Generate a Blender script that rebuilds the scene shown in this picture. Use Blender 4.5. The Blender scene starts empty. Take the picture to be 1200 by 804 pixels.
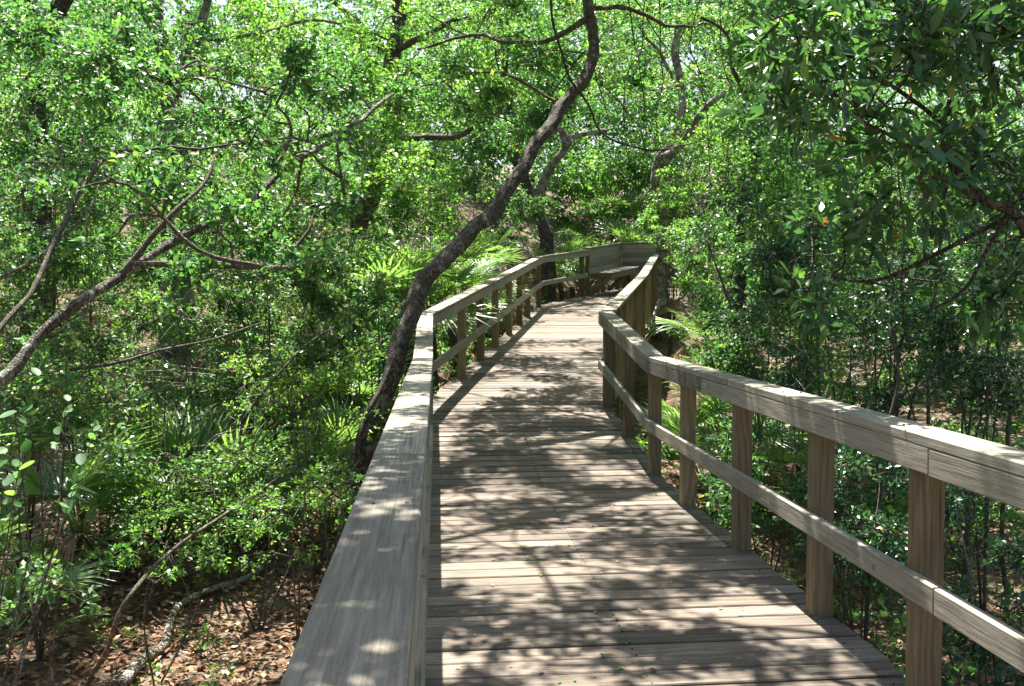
import bpy, math, random
import numpy as np
from mathutils import Vector, Matrix, noise as mnoise

random.seed(7)
rng = np.random.default_rng(11)
S = bpy.context.scene
C = S.collection
R = math.radians

# ---------------------------------------------------------------- camera
EYE = Vector((0.0, 0.0, 1.38))
YAW, PITCH = math.atan(87 / 1170), math.atan(53 / 1170)
cam_d = bpy.data.cameras.new("camera"); cam = bpy.data.objects.new("camera", cam_d); C.objects.link(cam)
cam_d.sensor_width = 36; cam_d.lens = 36 * 1170 / 1200; cam_d.clip_start = 0.05; cam_d.clip_end = 2000
cam.location = EYE
cam.rotation_euler = (R(90) - PITCH, 0, -YAW)
S.camera = cam
CAMROT = cam.rotation_euler.to_matrix()

# ---------------------------------------------------------------- sky and sun
SUN_EL, SUN_AZ = R(63), R(-6)      # azimuth measured from +Y (straight ahead) towards +X
w = bpy.data.worlds.new("World"); S.world = w; w.use_nodes = True
nt = w.node_tree; nt.nodes.clear()
sky = nt.nodes.new("ShaderNodeTexSky"); sky.sky_type = 'NISHITA'; sky.sun_disc = False
sky.sun_elevation = SUN_EL; sky.sun_rotation = SUN_AZ; sky.air_density = 1.3; sky.dust_density = 3.0
bg = nt.nodes.new("ShaderNodeBackground"); bg.inputs[1].default_value = 0.052
wo = nt.nodes.new("ShaderNodeOutputWorld")
nt.links.new(sky.outputs[0], bg.inputs[0]); nt.links.new(bg.outputs[0], wo.inputs[0])
sd = bpy.data.lights.new("sun", 'SUN'); sd.energy = 5.0; sd.angle = R(0.53); sd.color = (1.0, 0.95, 0.86)
sun = bpy.data.objects.new("sun", sd); C.objects.link(sun)
to_sun = Vector((math.sin(SUN_AZ) * math.cos(SUN_EL), math.cos(SUN_AZ) * math.cos(SUN_EL), math.sin(SUN_EL)))
sun.rotation_euler = to_sun.to_track_quat('Z', 'Y').to_euler()
sun.location = (-4, 10, 25)
S.view_settings.view_transform = 'Standard'; S.view_settings.look = 'None'
S.view_settings.exposure = 2.1; S.view_settings.gamma = 1.0
S.cycles.max_bounces = 8; S.cycles.transparent_max_bounces = 8; S.cycles.diffuse_bounces = 4
S.cycles.transmission_bounces = 6; S.cycles.caustics_reflective = False; S.cycles.caustics_refractive = False
S.cycles.sample_clamp_indirect = 8

# ---------------------------------------------------------------- helpers
def at(px, py, Y):
    """the place seen at photo pixel (px, py), Y metres ahead"""
    d = CAMROT @ Vector(((px - 600) / 1170, (402 - py) / 1170, -1))
    return EYE + d * (Y / d.y)

def sstep(a, b, v):
    t = min(1.0, max(0.0, (v - a) / (b - a))); return t * t * (3 - 2 * t)

def gz(x, y):
    """height of the ground"""
    z = -0.78 + 0.098 * max(0, min(y, 26) - 6.5)
    z += 2.9 * sstep(15.5, 24, y) * sstep(3.4, -1.2, x - 0.12 * (y - 20))
    z += 1.9 * sstep(23.2, 27.5, y) * sstep(-1, 3.4, x - 0.12 * (y - 20))
    z += 2.6 * sstep(26, 44, y) + 6 * sstep(44, 90, y)
    z += .85 * sstep(8.5, 13, y) * sstep(-.1, -1.8, x + .18 - .217 * (y - 9.5)) * sstep(23, 18, y)
    z += 1.1 * sstep(-5, -16, x) + 1.0 * sstep(7, 18, x)
    z += 0.10 * mnoise.noise(Vector((x * .7, y * .7, 0))) + 0.05 * mnoise.noise(Vector((x * 2, y * 2, 3)))
    return z

def on_ground(px, py):
    d = CAMROT @ Vector(((px - 600) / 1170, (402 - py) / 1170, -1)); t = 1.0
    while t < 60:
        p = EYE + d * t
        if p.z < gz(p.x, p.y): return p
        t += 0.02
    return EYE + d * 30

def tag(o, label=None, cat=None, group=None, kind=None):
    if label: o['label'] = label
    if cat: o['category'] = cat
    if group: o['group'] = group
    if kind: o['kind'] = kind
    return o

def empty(name, loc=(0, 0, 0), rz=0):
    o = bpy.data.objects.new(name, None); o.location = loc; o.rotation_euler = (0, 0, rz)
    o.empty_display_size = .2; C.objects.link(o); return o

def add(name, mesh, parent=None, loc=None):
    """links a mesh object; loc is in world coordinates (parents are never scaled)"""
    o = bpy.data.objects.new(name, mesh); C.objects.link(o)
    if loc is not None: o.location = loc
    if parent is not None:
        o.parent = parent
        o.matrix_parent_inverse = Matrix.LocRotScale(parent.location, parent.rotation_euler, parent.scale).inverted()
    return o

class MB:
    """collects tubes and triangles with a random tint each"""
    def __init__(s): s.V = []; s.F = []; s.T = []; s.M = []; s.n = 0
    def tris(s, V, F, tint, mat=0):
        V = np.asarray(V, dtype=np.float32).reshape(-1, 3); F = np.asarray(F, dtype=np.int32).reshape(-1, 3)
        s.V.append(V); s.F.append(F + s.n); s.n += len(V)
        t = np.broadcast_to(np.asarray(tint, dtype=np.float32), (len(F),)); s.T.append(t)
        s.M.append(np.full(len(F), mat, dtype=np.int32))
    def tube(s, P, rad, sides=6, mat=0, rough=0.0, tint=.5):
        P = np.asarray([tuple(p) for p in P], dtype=float); n = len(P)
        rad = np.broadcast_to(np.asarray(rad, dtype=float), (n,))
        T = np.gradient(P, axis=0); T /= np.linalg.norm(T, axis=1)[:, None] + 1e-9
        ref = np.array([0, 0, 1.]) if abs(T[0, 2]) < .9 else np.array([1., 0, 0])
        rings = []
        u = np.cross(ref, T[0]); u /= np.linalg.norm(u)
        for i in range(n):
            u = u - T[i] * u.dot(T[i]); u /= np.linalg.norm(u) + 1e-9; v = np.cross(T[i], u)
            a = np.arange(sides) * 2 * math.pi / sides
            r = np.full(sides, rad[i])
            if rough:
                for k in range(sides):
                    q = P[i] * 3 + np.array([math.cos(a[k]), math.sin(a[k]), 0]) * 1.2
                    r[k] *= 1 + rough * mnoise.noise(Vector(q)) + rough * .5 * mnoise.noise(Vector(q * 3.1))
            rings.append(P[i] + np.cos(a)[:, None] * u * r[:, None] + np.sin(a)[:, None] * v * r[:, None])
        V = np.concatenate(rings + [P[:1], P[-1:]])
        i, k = np.meshgrid(np.arange(n - 1), np.arange(sides), indexing='ij'); i = i.ravel(); k = k.ravel(); k2 = (k + 1) % sides
        a_, b_, c_, d_ = i * sides + k, i * sides + k2, (i + 1) * sides + k2, (i + 1) * sides + k
        F = [np.stack([a_, b_, c_], 1), np.stack([a_, c_, d_], 1)]
        kk = np.arange(sides); k2 = (kk + 1) % sides
        F.append(np.stack([np.full(sides, n * sides), k2, kk], 1))
        F.append(np.stack([np.full(sides, n * sides + 1), (n - 1) * sides + kk, (n - 1) * sides + k2], 1))
        s.tris(V, np.concatenate(F), tint, mat)
    def leaves(s, P, D, N, L, W, mat=0, fine=False, tint=None):
        """leaf blades: base P, direction D, normal N, length L, width W"""
        n = len(P)
        if n == 0: return
        D = D / (np.linalg.norm(D, axis=1)[:, None] + 1e-9)
        X = np.cross(D, N); X /= np.linalg.norm(X, axis=1)[:, None] + 1e-9
        N = np.cross(X, D)
        L = np.broadcast_to(L, (n,))[:, None]; W = np.broadcast_to(W, (n,))[:, None]
        if tint is None: tint = rng.random(n)
        if fine:
            V = np.stack([P, P + D * L * .25 + X * W * .38 + N * W * .10, P + D * L * .62 + X * W * .46 + N * W * .08,
                          P + D * L - N * L * .07, P + D * L * .62 - X * W * .46 + N * W * .08,
                          P + D * L * .25 - X * W * .38 + N * W * .10, P + D * L * .5], 1)
            F0 = np.array([[0, 1, 6], [1, 2, 6], [2, 3, 6], [3, 4, 6], [4, 5, 6], [5, 0, 6]])
        else:
            V = np.stack([P, P + D * L * .5 + X * W * .5 + N * W * .12, P + D * L, P + D * L * .5 - X * W * .5 + N * W * .12], 1)
            F0 = np.array([[0, 1, 2], [0, 2, 3]])
        k = V.shape[1]
        F = (np.arange(n)[:, None, None] * k + F0[None]).reshape(-1, 3)
        s.tris(V.reshape(-1, 3), F, np.repeat(tint, len(F0)), mat)
    def mesh(s, name, mats, origin=(0, 0, 0), smooth=False):
        me = bpy.data.meshes.new(name)
        V = np.concatenate(s.V) - np.asarray(tuple(origin), dtype=np.float32); F = np.concatenate(s.F)
        me.vertices.add(len(V)); me.vertices.foreach_set('co', V.astype(np.float32).ravel())
        me.loops.add(F.size); me.loops.foreach_set('vertex_index', F.ravel().astype(np.int32))
        me.polygons.add(len(F)); me.polygons.foreach_set('loop_start', np.arange(0, F.size, 3, dtype=np.int32))
        me.polygons.foreach_set('loop_total', np.full(len(F), 3, dtype=np.int32))
        me.polygons.foreach_set('material_index', np.concatenate(s.M))
        a = me.attributes.new('tint', 'FLOAT', 'FACE'); a.data.foreach_set('value', np.concatenate(s.T))
        if smooth: me.polygons.foreach_set('use_smooth', np.ones(len(F), dtype=bool))
        for m in (mats if isinstance(mats, (list, tuple)) else [mats]): me.materials.append(m)
        me.update(calc_edges=True); return me

# ---------------------------------------------------------------- materials
def new_mat(name):
    m = bpy.data.materials.new(name); m.use_nodes = True; t = m.node_tree; t.nodes.clear()
    out = t.nodes.new("ShaderNodeOutputMaterial"); return m, t, out
def nd(t, kind, **kw):
    n = t.nodes.new(kind)
    for k, v in kw.items():
        if k.startswith('i_'): n.inputs[k[2:].replace('_', ' ')].default_value = v
        else: setattr(n, k, v)
    return n
def ramp(t, src, stops):
    r = t.nodes.new("ShaderNodeValToRGB"); e = r.color_ramp.elements
    while len(e) < len(stops): e.new(0.5)
    for el, (p, c) in zip(e, stops): el.position = p; el.color = (*c, 1)
    t.links.new(src, r.inputs[0]); return r.outputs[0]
def mixc(t, fac, a, b, mode='MIX'):
    m = t.nodes.new("ShaderNodeMix"); m.data_type = 'RGBA'; m.blend_type = mode
    for s, v in ((m.inputs[0], fac), (m.inputs[6], a), (m.inputs[7], b)):
        if hasattr(v, 'links'): t.links.new(v, s)
        elif isinstance(v, tuple): s.default_value = (*v, 1)
        else: s.default_value = v
    return m.outputs[2]
def math_(t, op, a, b=0.0):
    m = t.nodes.new("ShaderNodeMath"); m.operation = op
    for s, v in ((m.inputs[0], a), (m.inputs[1], b)):
        if hasattr(v, 'links'): t.links.new(v, s)
        else: s.default_value = v
    return m.outputs[0]

def leaf_mat(name, stops, gloss=0.4, trans=0.4, rough_amt=.45, tcol=1.9):
    m, t, out = new_mat(name)
    at_ = nd(t, "ShaderNodeAttribute", attribute_name='tint')
    oi = nd(t, "ShaderNodeObjectInfo")
    v = math_(t, 'ADD', at_.outputs['Fac'], math_(t, 'MULTIPLY', math_(t, 'SUBTRACT', oi.outputs['Random'], .5), .25))
    col = ramp(t, v, stops)
    p = nd(t, "ShaderNodeBsdfPrincipled"); p.inputs['Roughness'].default_value = rough_amt
    p.inputs['Specular IOR Level'].default_value = gloss
    t.links.new(col, p.inputs['Base Color'])
    tr = nd(t, "ShaderNodeBsdfTranslucent")
    tc = mixc(t, 1.0, col, (tcol * 1.25, tcol * 1.25, tcol * .60), 'MULTIPLY'); t.links.new(tc, tr.inputs[0])
    mx = nd(t, "ShaderNodeMixShader"); mx.inputs[0].default_value = trans
    t.links.new(p.outputs[0], mx.inputs[1]); t.links.new(tr.outputs[0], mx.inputs[2]); t.links.new(mx.outputs[0], out.inputs[0])
    return m

GREEN = [(0, (.022, .072, .034)), (.35, (.048, .138, .050)), (.7, (.088, .205, .060)), (.93, (.18, .28, .075)), (1, (.30, .24, .08))]
YGREEN = [(0, (.038, .110, .034)), (.4, (.084, .200, .048)), (.8, (.160, .300, .062)), (1, (.29, .33, .09))]
BLUEG = [(0, (.038, .090, .045)), (.4, (.070, .150, .065)), (.8, (.115, .205, .085)), (1, (.18, .26, .10))]
DARKG = [(0, (.018, .062, .034)), (.4, (.028, .090, .046)), (.85, (.045, .120, .050)), (1, (.09, .16, .05))]
M_GREEN = leaf_mat('oak_leaf', GREEN, .5, .36)
M_YG = leaf_mat('bright_leaf', YGREEN, .45, .40)
M_BLUEG = leaf_mat('bluish_leaf', BLUEG, .6, .38, .38)
M_DARK = leaf_mat('dark_glossy_leaf', DARKG, .6, .25, .33)
M_BIGLEAF = leaf_mat('magnolia_leaf', [(0, (.026, .075, .034)), (.5, (.045, .120, .048)), (.86, (.080, .18, .055)), (.95, (.16, .24, .06)), (.975, (.28, .13, .04)), (1, (.30, .11, .04))], .6, .28, .32)
M_PALM = leaf_mat('palmetto_blade', [(0, (.070, .145, .050)), (.5, (.115, .215, .075)), (1, (.19, .30, .11))], .55, .34, .38)
M_DEADPALM = leaf_mat('dead_palm_blade', [(0, (.22, .12, .065)), (.5, (.33, .21, .12)), (1, (.45, .33, .21))], .2, .15, .7, 1.0)
M_LITTER = leaf_mat('dead_leaf', [(0, (.10, .045, .025)), (.3, (.20, .09, .045)), (.6, (.32, .16, .08)), (.85, (.45, .29, .17)), (1, (.60, .45, .30))], .25, .12, .6, 1.0)

def bark_mat(name, dark, light, lichen, scale=1.0, lich=0.5):
    m, t, out = new_mat(name)
    tc = nd(t, "ShaderNodeTexCoord")
    mp = nd(t, "ShaderNodeMapping"); mp.inputs['Scale'].default_value = (1, 1, .35); t.links.new(tc.outputs['Object'], mp.inputs[0])
    vo = nd(t, "ShaderNodeTexVoronoi", feature='DISTANCE_TO_EDGE'); vo.inputs['Scale'].default_value = 38 * scale
    n0 = nd(t, "ShaderNodeTexNoise"); n0.inputs['Scale'].default_value = 12 * scale; n0.inputs['Detail'].default_value = 5
    t.links.new(mp.outputs[0], n0.inputs['Vector'])
    wv = mixc(t, .12, mp.outputs[0], n0.outputs['Color']); t.links.new(wv, vo.inputs['Vector'])
    crack = ramp(t, vo.outputs['Distance'], [(0, (0, 0, 0)), (.15, (1, 1, 1))])
    base = mixc(t, crack, dark, light)
    n1 = nd(t, "ShaderNodeTexNoise"); n1.inputs['Scale'].default_value = 7 * scale; n1.inputs['Detail'].default_value = 8; n1.inputs['Roughness'].default_value = .65
    t.links.new(tc.outputs['Object'], n1.inputs['Vector'])
    lm = ramp(t, n1.outputs['Fac'], [(lich, (0, 0, 0)), (lich + .07, (1, 1, 1))])
    col = mixc(t, lm, base, lichen)
    n2 = nd(t, "ShaderNodeTexNoise"); n2.inputs['Scale'].default_value = 60 * scale; t.links.new(tc.outputs['Object'], n2.inputs['Vector'])
    col = mixc(t, .5, col, ramp(t, n2.outputs['Fac'], [(.3, (.35, .35, .35)), (.7, (1, 1, 1))]), 'MULTIPLY')
    p = nd(t, "ShaderNodeBsdfPrincipled"); p.inputs['Roughness'].default_value = .9; t.links.new(col, p.inputs['Base Color'])
    b = nd(t, "ShaderNodeBump"); b.inputs['Strength'].default_value = 1.0; b.inputs['Distance'].default_value = .035
    t.links.new(math_(t, 'ADD', crack, n2.outputs['Fac']), b.inputs['Height']); t.links.new(b.outputs[0], p.inputs['Normal'])
    t.links.new(p.outputs[0], out.inputs[0]); return m
M_BARK = bark_mat('oak_bark', (.04, .031, .024), (.19, .15, .115), (.38, .39, .30), 1.25, .55)
M_MOSSY = bark_mat('mossy_bark', (.04, .034, .025), (.17, .145, .105), (.40, .42, .30), 1.1, .49)
M_BARKD = bark_mat('dark_bark', (.032, .026, .02), (.14, .112, .085), (.28, .30, .24), 1.0, .60)
M_BARKP = bark_mat('pale_bark', (.14, .11, .08), (.34, .29, .22), (.60, .58, .50), 1.0, .47)
M_TWIG = bark_mat('twig_bark', (.09, .075, .05), (.27, .23, .16), (.5, .46, .38), 2.0, .55)

def wood_mat(name, c_dark, c_mid, c_light, stain=(.10, .09, .07), stain_amt=.5, green=0.25, ringa=.16, ringw=20):
    """weathered softwood: grain along the local x axis"""
    m, t, out = new_mat(name)
    tc = nd(t, "ShaderNodeTexCoord"); oi = nd(t, "ShaderNodeObjectInfo")
    off = nd(t, "ShaderNodeVectorMath", operation='SCALE'); off.inputs[0].default_value = (37, 91, 53)
    t.links.new(oi.outputs['Random'], off.inputs['Scale'])
    ad = nd(t, "ShaderNodeVectorMath", operation='ADD'); t.links.new(tc.outputs['Object'], ad.inputs[0]); t.links.new(off.outputs[0], ad.inputs[1])
    def noise(scale, sx=1, detail=4, rough=.5, src=ad.outputs[0]):
        mp = nd(t, "ShaderNodeMapping"); mp.inputs['Scale'].default_value = (sx, 1, 1); t.links.new(src, mp.inputs[0])
        n = nd(t, "ShaderNodeTexNoise"); n.inputs['Scale'].default_value = scale; n.inputs['Detail'].default_value = detail
        n.inputs['Roughness'].default_value = rough; t.links.new(mp.outputs[0], n.inputs['Vector']); return n
    # annual rings: bands across the board, warped by a long noise so that they run into cathedral arches
    wn = noise(5, .18, 3, .5)
    sp = nd(t, "ShaderNodeSeparateXYZ"); t.links.new(ad.outputs[0], sp.inputs[0])
    r = math_(t, 'ADD', math_(t, 'MULTIPLY', sp.outputs['Y'], 70), math_(t, 'MULTIPLY', wn.outputs['Fac'], ringw))
    r = math_(t, 'ADD', r, math_(t, 'MULTIPLY', sp.outputs['Z'], 40))
    rings = math_(t, 'ADD', math_(t, 'MULTIPLY', math_(t, 'SINE', math_(t, 'MULTIPLY', r, 2.6)), .5), .5)
    fib = noise(160, .03, 3, .6)
    blot = noise(3.2, .6, 5, .6)
    fine = noise(30, .3, 4, .6)
    g = math_(t, 'ADD', math_(t, 'MULTIPLY', rings, ringa), math_(t, 'MULTIPLY', fib.outputs['Fac'], 1 - ringa))
    spk = noise(260, .5, 3, .7)
    g = math_(t, 'ADD', math_(t, 'MULTIPLY', g, .72), math_(t, 'MULTIPLY', spk.outputs['Fac'], .28))
    col = ramp(t, g, [(.32, c_dark), (.5, c_mid), (.68, c_light)])
    sm = ramp(t, blot.outputs['Fac'], [(.44, (0, 0, 0)), (.68, (1, 1, 1))])
    col = mixc(t, math_(t, 'MULTIPLY', sm, stain_amt), col, stain)
    gm = ramp(t, noise(2.1, .4, 4, .6).outputs['Color'], [(.52, (0, 0, 0)), (.7, (1, 1, 1))])
    col = mixc(t, math_(t, 'MULTIPLY', gm, green), col, (.17, .18, .11))
    # dark drying checks along the grain and the odd knot
    ck = noise(42, .025, 2, .4); ckm = ramp(t, ck.outputs['Fac'], [(.24, (1, 1, 1)), (.31, (0, 0, 0))])
    vo = nd(t, "ShaderNodeTexVoronoi"); vo.inputs['Scale'].default_value = 3.1; t.links.new(ad.outputs[0], vo.inputs['Vector'])
    kn = ramp(t, vo.outputs['Distance'], [(.035, (1, 1, 1)), (.06, (0, 0, 0))])
    dk = math_(t, 'MAXIMUM', ckm, math_(t, 'MULTIPLY', kn, .8))
    col = mixc(t, math_(t, 'MULTIPLY', dk, .75), col, (.05, .04, .03))
    tone = math_(t, 'ADD', .64, math_(t, 'MULTIPLY', oi.outputs['Random'], .72))
    hs = nd(t, "ShaderNodeHueSaturation"); t.links.new(col, hs.inputs['Color']); t.links.new(tone, hs.inputs['Value'])
    p = nd(t, "ShaderNodeBsdfPrincipled"); p.inputs['Roughness'].default_value = .82; p.inputs['Specular IOR Level'].default_value = .25
    t.links.new(hs.outputs[0], p.inputs['Base Color'])
    b = nd(t, "ShaderNodeBump"); b.inputs['Strength'].default_value = .55; b.inputs['Distance'].default_value = .004
    hgt = math_(t, 'ADD', math_(t, 'SUBTRACT', g, dk), math_(t, 'MULTIPLY', fine.outputs['Fac'], .5))
    t.links.new(hgt, b.inputs['Height']); t.links.new(b.outputs[0], p.inputs['Normal'])
    t.links.new(p.outputs[0], out.inputs[0]); return m
M_DECK = wood_mat('deck_wood', (.072, .056, .044), (.168, .134, .106), (.28, .235, .19), (.065, .056, .048), .7, .10)
M_RAIL = wood_mat('rail_wood', (.135, .12, .09), (.235, .214, .17), (.33, .31, .26), (.13, .12, .09), .5, .30, .10, 14)
M_POST = wood_mat('post_wood', (.115, .082, .050), (.215, .158, .09), (.29, .228, .145), (.11, .095, .065), .5, .25, .18, 16)
M_WALLW = wood_mat('bench_wood', (.17, .145, .115), (.27, .235, .19), (.35, .31, .25), (.16, .14, .11), .3, .1)
m, t, out = new_mat('nail_steel'); p = nd(t, "ShaderNodeBsdfPrincipled"); p.inputs['Base Color'].default_value = (.06, .04, .03, 1); p.inputs['Roughness'].default_value = .7
p.inputs['Metallic'].default_value = .6; t.links.new(p.outputs[0], out.inputs[0]); M_NAIL = m

m, t, out = new_mat('forest_floor'); M_GROUND = m
tc = nd(t, "ShaderNodeTexCoord")
n1 = nd(t, "ShaderNodeTexNoise"); n1.inputs['Scale'].default_value = 1.1; n1.inputs['Detail'].default_value = 6
n2 = nd(t, "ShaderNodeTexVoronoi"); n2.inputs['Scale'].default_value = 22
n3 = nd(t, "ShaderNodeTexNoise"); n3.inputs['Scale'].default_value = 45; n3.inputs['Detail'].default_value = 5
for n in (n1, n2, n3): t.links.new(tc.outputs['Object'], n.inputs['Vector'])
c = mixc(t, ramp(t, n2.outputs['Color'], [(.2, (0, 0, 0)), (.8, (1, 1, 1))]), (.07, .042, .024), (.19, .12, .07))
c = mixc(t, ramp(t, n1.outputs['Fac'], [(.45, (0, 0, 0)), (.7, (.6, .6, .6))]), c, (.33, .26, .18))
c = mixc(t, .6, c, ramp(t, n3.outputs['Fac'], [(.3, (.35, .35, .35)), (.7, (1, 1, 1))]), 'MULTIPLY')
p = nd(t, "ShaderNodeBsdfPrincipled"); p.inputs['Roughness'].default_value = .95; t.links.new(c, p.inputs['Base Color'])
b = nd(t, "ShaderNodeBump"); b.inputs['Distance'].default_value = .03; t.links.new(n3.outputs['Fac'], b.inputs['Height']); t.links.new(b.outputs[0], p.inputs['Normal'])
t.links.new(p.outputs[0], out.inputs[0])

# ---------------------------------------------------------------- ground: one sheet, fine near the walk, coarse to the horizon
def build_ground():
    def axis(lo, hi, fine_lo, fine_hi, step):
        a = list(np.arange(fine_lo, fine_hi, step)); s = step; v = fine_hi
        while v < hi: a.append(v); s *= 1.25; v += s
        a.append(hi); s = step; v = fine_lo - step
        while v > lo: a.append(v); s *= 1.25; v -= s
        a.append(lo); return sorted(set(a))
    xs = axis(-300, 300, -12, 12, .25); ys = axis(-300, 600, -1, 30, .25)
    V = np.array([(x, y, gz(x, y)) for y in ys for x in xs], dtype=np.float32); nx = len(xs)
    i, j = np.meshgrid(np.arange(len(ys) - 1), np.arange(nx - 1), indexing='ij'); i = i.ravel(); j = j.ravel()
    a = i * nx + j; F = np.concatenate([np.stack([a, a + 1, a + nx + 1], 1), np.stack([a, a + nx + 1, a + nx], 1)])
    mb = MB(); mb.tris(V, F, .5); return add('ground', mb.mesh('ground', M_GROUND, smooth=True))
tag(build_ground(), kind='structure')

# ---------------------------------------------------------------- timber
BEAMS = {}
def beam_mesh(L, W, H, mat, ch=.004):
    """a planed timber, local x along its length, chamfered long edges"""
    key = (round(L, 3), W, H, mat.name, ch)
    if key in BEAMS: return BEAMS[key]
    a, b = W / 2, H / 2
    prof = [(-a, -b + ch), (-a + ch, -b), (a - ch, -b), (a, -b + ch), (a, b - ch), (a - ch, b), (-a + ch, b), (-a, b - ch)]
    n = 8; V = []; e = ch * .8
    for x, s in ((-L / 2, 1 - ch / a), (-L / 2 + e, 1), (L / 2 - e, 1), (L / 2, 1 - ch / a)):
        V += [(x, y * s, z * s) for y, z in prof]
    F = [tuple(range(n))[::-1] and (0, 7, 6, 5, 4, 3, 2, 1), tuple(range(3 * n, 4 * n))]
    for r in range(3):
        for k in range(n): F.append((r * n + k, r * n + (k + 1) % n, (r + 1) * n + (k + 1) % n, (r + 1) * n + k))
    me = bpy.data.meshes.new('timber'); me.from_pydata(V, [], F); me.materials.append(mat); me.update()
    BEAMS[key] = me; return me

def beam(name, p0, p1, W, H, mat, parent, roll=0, up=(0, 0, 1), ch=.004):
    """timber from p0 to p1 (centre line); W across, H along 'up'"""
    p0, p1 = Vector(p0), Vector(p1); x = (p1 - p0).normalized(); L = (p1 - p0).length
    z = Vector(up); y = z.cross(x).normalized(); z = x.cross(y)
    M = Matrix((x, y, z)).transposed() @ Matrix.Rotation(roll, 3, 'X')
    o = bpy.data.objects.new(name, beam_mesh(L, W, H, mat, ch)); C.objects.link(o)
    Mw = M.to_4x4(); Mw.translation = (p0 + p1) / 2
    o.parent = parent; o.matrix_parent_inverse = Matrix.Identity(4)
    o.matrix_basis = Matrix.Translation(-Vector(parent.location)) @ Mw
    return o

# ---------------------------------------------------------------- boardwalk: stations (left edge, right edge, height), in order
ST = [((-.18, -1.6), (1.70, -1.6), 0), ((-.18, 7.3), (1.70, 7.4), 0), ((-.18, 9.8), (1.70, 9.72), .30),
      ((1.93, 19.3), (4.22, 18.75), 1.23), ((3.05, 20.72), (5.0, 20.1), 1.42), ((4.2, 22.6), (5.4, 22.1), 1.60)]
walk = empty('boardwalk', (0, 0, 0)); tag(walk, kind='structure')
PITCHW = .1415
for (l0, r0, z0), (l1, r1, z1) in zip(ST[:-1], ST[1:]):
    l0, l1, r0, r1 = map(lambda q: Vector((q[0], q[1], 0)), (l0, l1, r0, r1))
    n = int(min((l1 - l0).length, (r1 - r0).length) / PITCHW)
    dirv = ((l1 + r1) / 2 - (l0 + r0) / 2); slope = (z1 - z0) / dirv.length
    fw = Vector((dirv.normalized().x, dirv.normalized().y, slope))
    for k in range(n):
        f = (k + .5) / n; z = z0 + (z1 - z0) * f - .019
        a, b = l0.lerp(l1, f), r0.lerp(r1, f); d = (b - a).normalized()
        a = a - d * random.uniform(0, .02); b = b + d * random.uniform(0, .02)
        sk = random.uniform(-.004, .004)
        upv = d.cross(fw).normalized(); upv = upv if upv.z > 0 else -upv
        upv = (upv + Vector((random.uniform(-.012, .012), random.uniform(-.012, .012), 0))).normalized()
        dz = random.uniform(-.003, .002)
        L = round((b - a).length, 2); c = (a + b) / 2
        beam('board', (c - d * L / 2 + Vector((0, sk, z + dz))), (c + d * L / 2 + Vector((0, -sk, z + dz))) , random.choice((.128, .131, .1335)), .038, M_DECK, walk, up=upv, ch=.005)
    for side in (.04, .5, .96):      # joists under the boards
        a = l0.lerp(r0, side); b = l1.lerp(r1, side)
        beam('joist', a + Vector((0, 0, z0 - .135)), b + Vector((0, 0, z1 - .135)), .045, .185, M_POST, walk)
for y in np.arange(.2, 22, 2.4):     # piles that carry the joists
    for (l0, r0, z0), (l1, r1, z1) in zip(ST[:-1], ST[1:]):
        if l0[1] <= y < l1[1]:
            f = (y - l0[1]) / (l1[1] - l0[1])
            for e0, e1, s in ((l0, l1, .13), (r0, r1, -.13)):
                x = e0[0] + (e1[0] - e0[0]) * f + s; z = z0 + (z1 - z0) * f - .23
                if z - (gz(x, y) - .3) > .1: beam('pile', (x, y, gz(x, y) - .3), (x, y, z), .089, .089, M_POST, walk, up=(0, 1, 0))

# ---------------------------------------------------------------- railings
def railing(root, line, post_s, inner, cap_s, cap_w=.142, skip=()):
    """line: (x, y, deck z) along the inner face of the rails; inner: +1 if the walk lies to the right of the line"""
    P = [Vector(p) for p in line]; seg = [(b - a).length for a, b in zip(P, P[1:])]
    def outv(i):
        d = (P[i + 1] - P[i]); d.z = 0; d.normalize(); return Vector((-d.y, d.x, 0)) * inner    # away from the walk
    def corner(i, off):      # mitred offset of station i
        if i == 0: return P[0] + outv(0) * off
        if i == len(P) - 1: return P[-1] + outv(len(P) - 2) * off
        a, b = outv(i - 1), outv(i); h = (a + b).normalized(); return P[i] + h * off / max(.5, h.dot(a))
    def at_s(s, off):
        acc = 0
        for i, L in enumerate(seg):
            if s <= acc + L or i == len(seg) - 1:
                return corner(i, off).lerp(corner(i + 1, off), (s - acc) / L), i
            acc += L
    total = sum(seg); stn = [0]
    for L in seg: stn.append(stn[-1] + L)
    def run(name, off, W, H, zc, cuts, up=(0, 0, 1)):
        cs = sorted([c for c in cuts if 0 < c < total] + stn)
        for a, b in zip(cs, cs[1:]):
            if b - a < .08: continue
            m_ = (a + b) / 2; _, i = at_s(m_, off)
            g = .0028
            ca = corner(i, off); cb = corner(i + 1, off); f0 = (a - stn[i]) / seg[i]; f1 = (b - stn[i]) / seg[i]
            p0 = ca.lerp(cb, f0); p1 = ca.lerp(cb, f1); d = (p1 - p0).normalized()
            j = Vector((0, 0, random.uniform(-.002, .002)))
            beam(name, p0 + d * g + Vector((0, 0, zc)) + j, p1 - d * g + Vector((0, 0, zc)) - j, W, H, M_RAIL, root)
    run('cap_rail', .071, cap_w, .038, .931, cap_s)
    run('top_rail', .019, .038, .089, .8665, [c + .55 for c in cap_s])
    run('lower_rail', .019, .038, .089, .423, [c + .5 for c in cap_s])
    for s in post_s:
        p, i = at_s(s, .038 + .0445 + .001)
        d = (P[i + 1] - P[i]); d.z = 0
        e = p.copy(); e.z -= .28
        beam('post', e, p + Vector((0, 0, .910)), .0885, .0885, M_POST, root, up=d.normalized())
    return at_s

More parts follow.
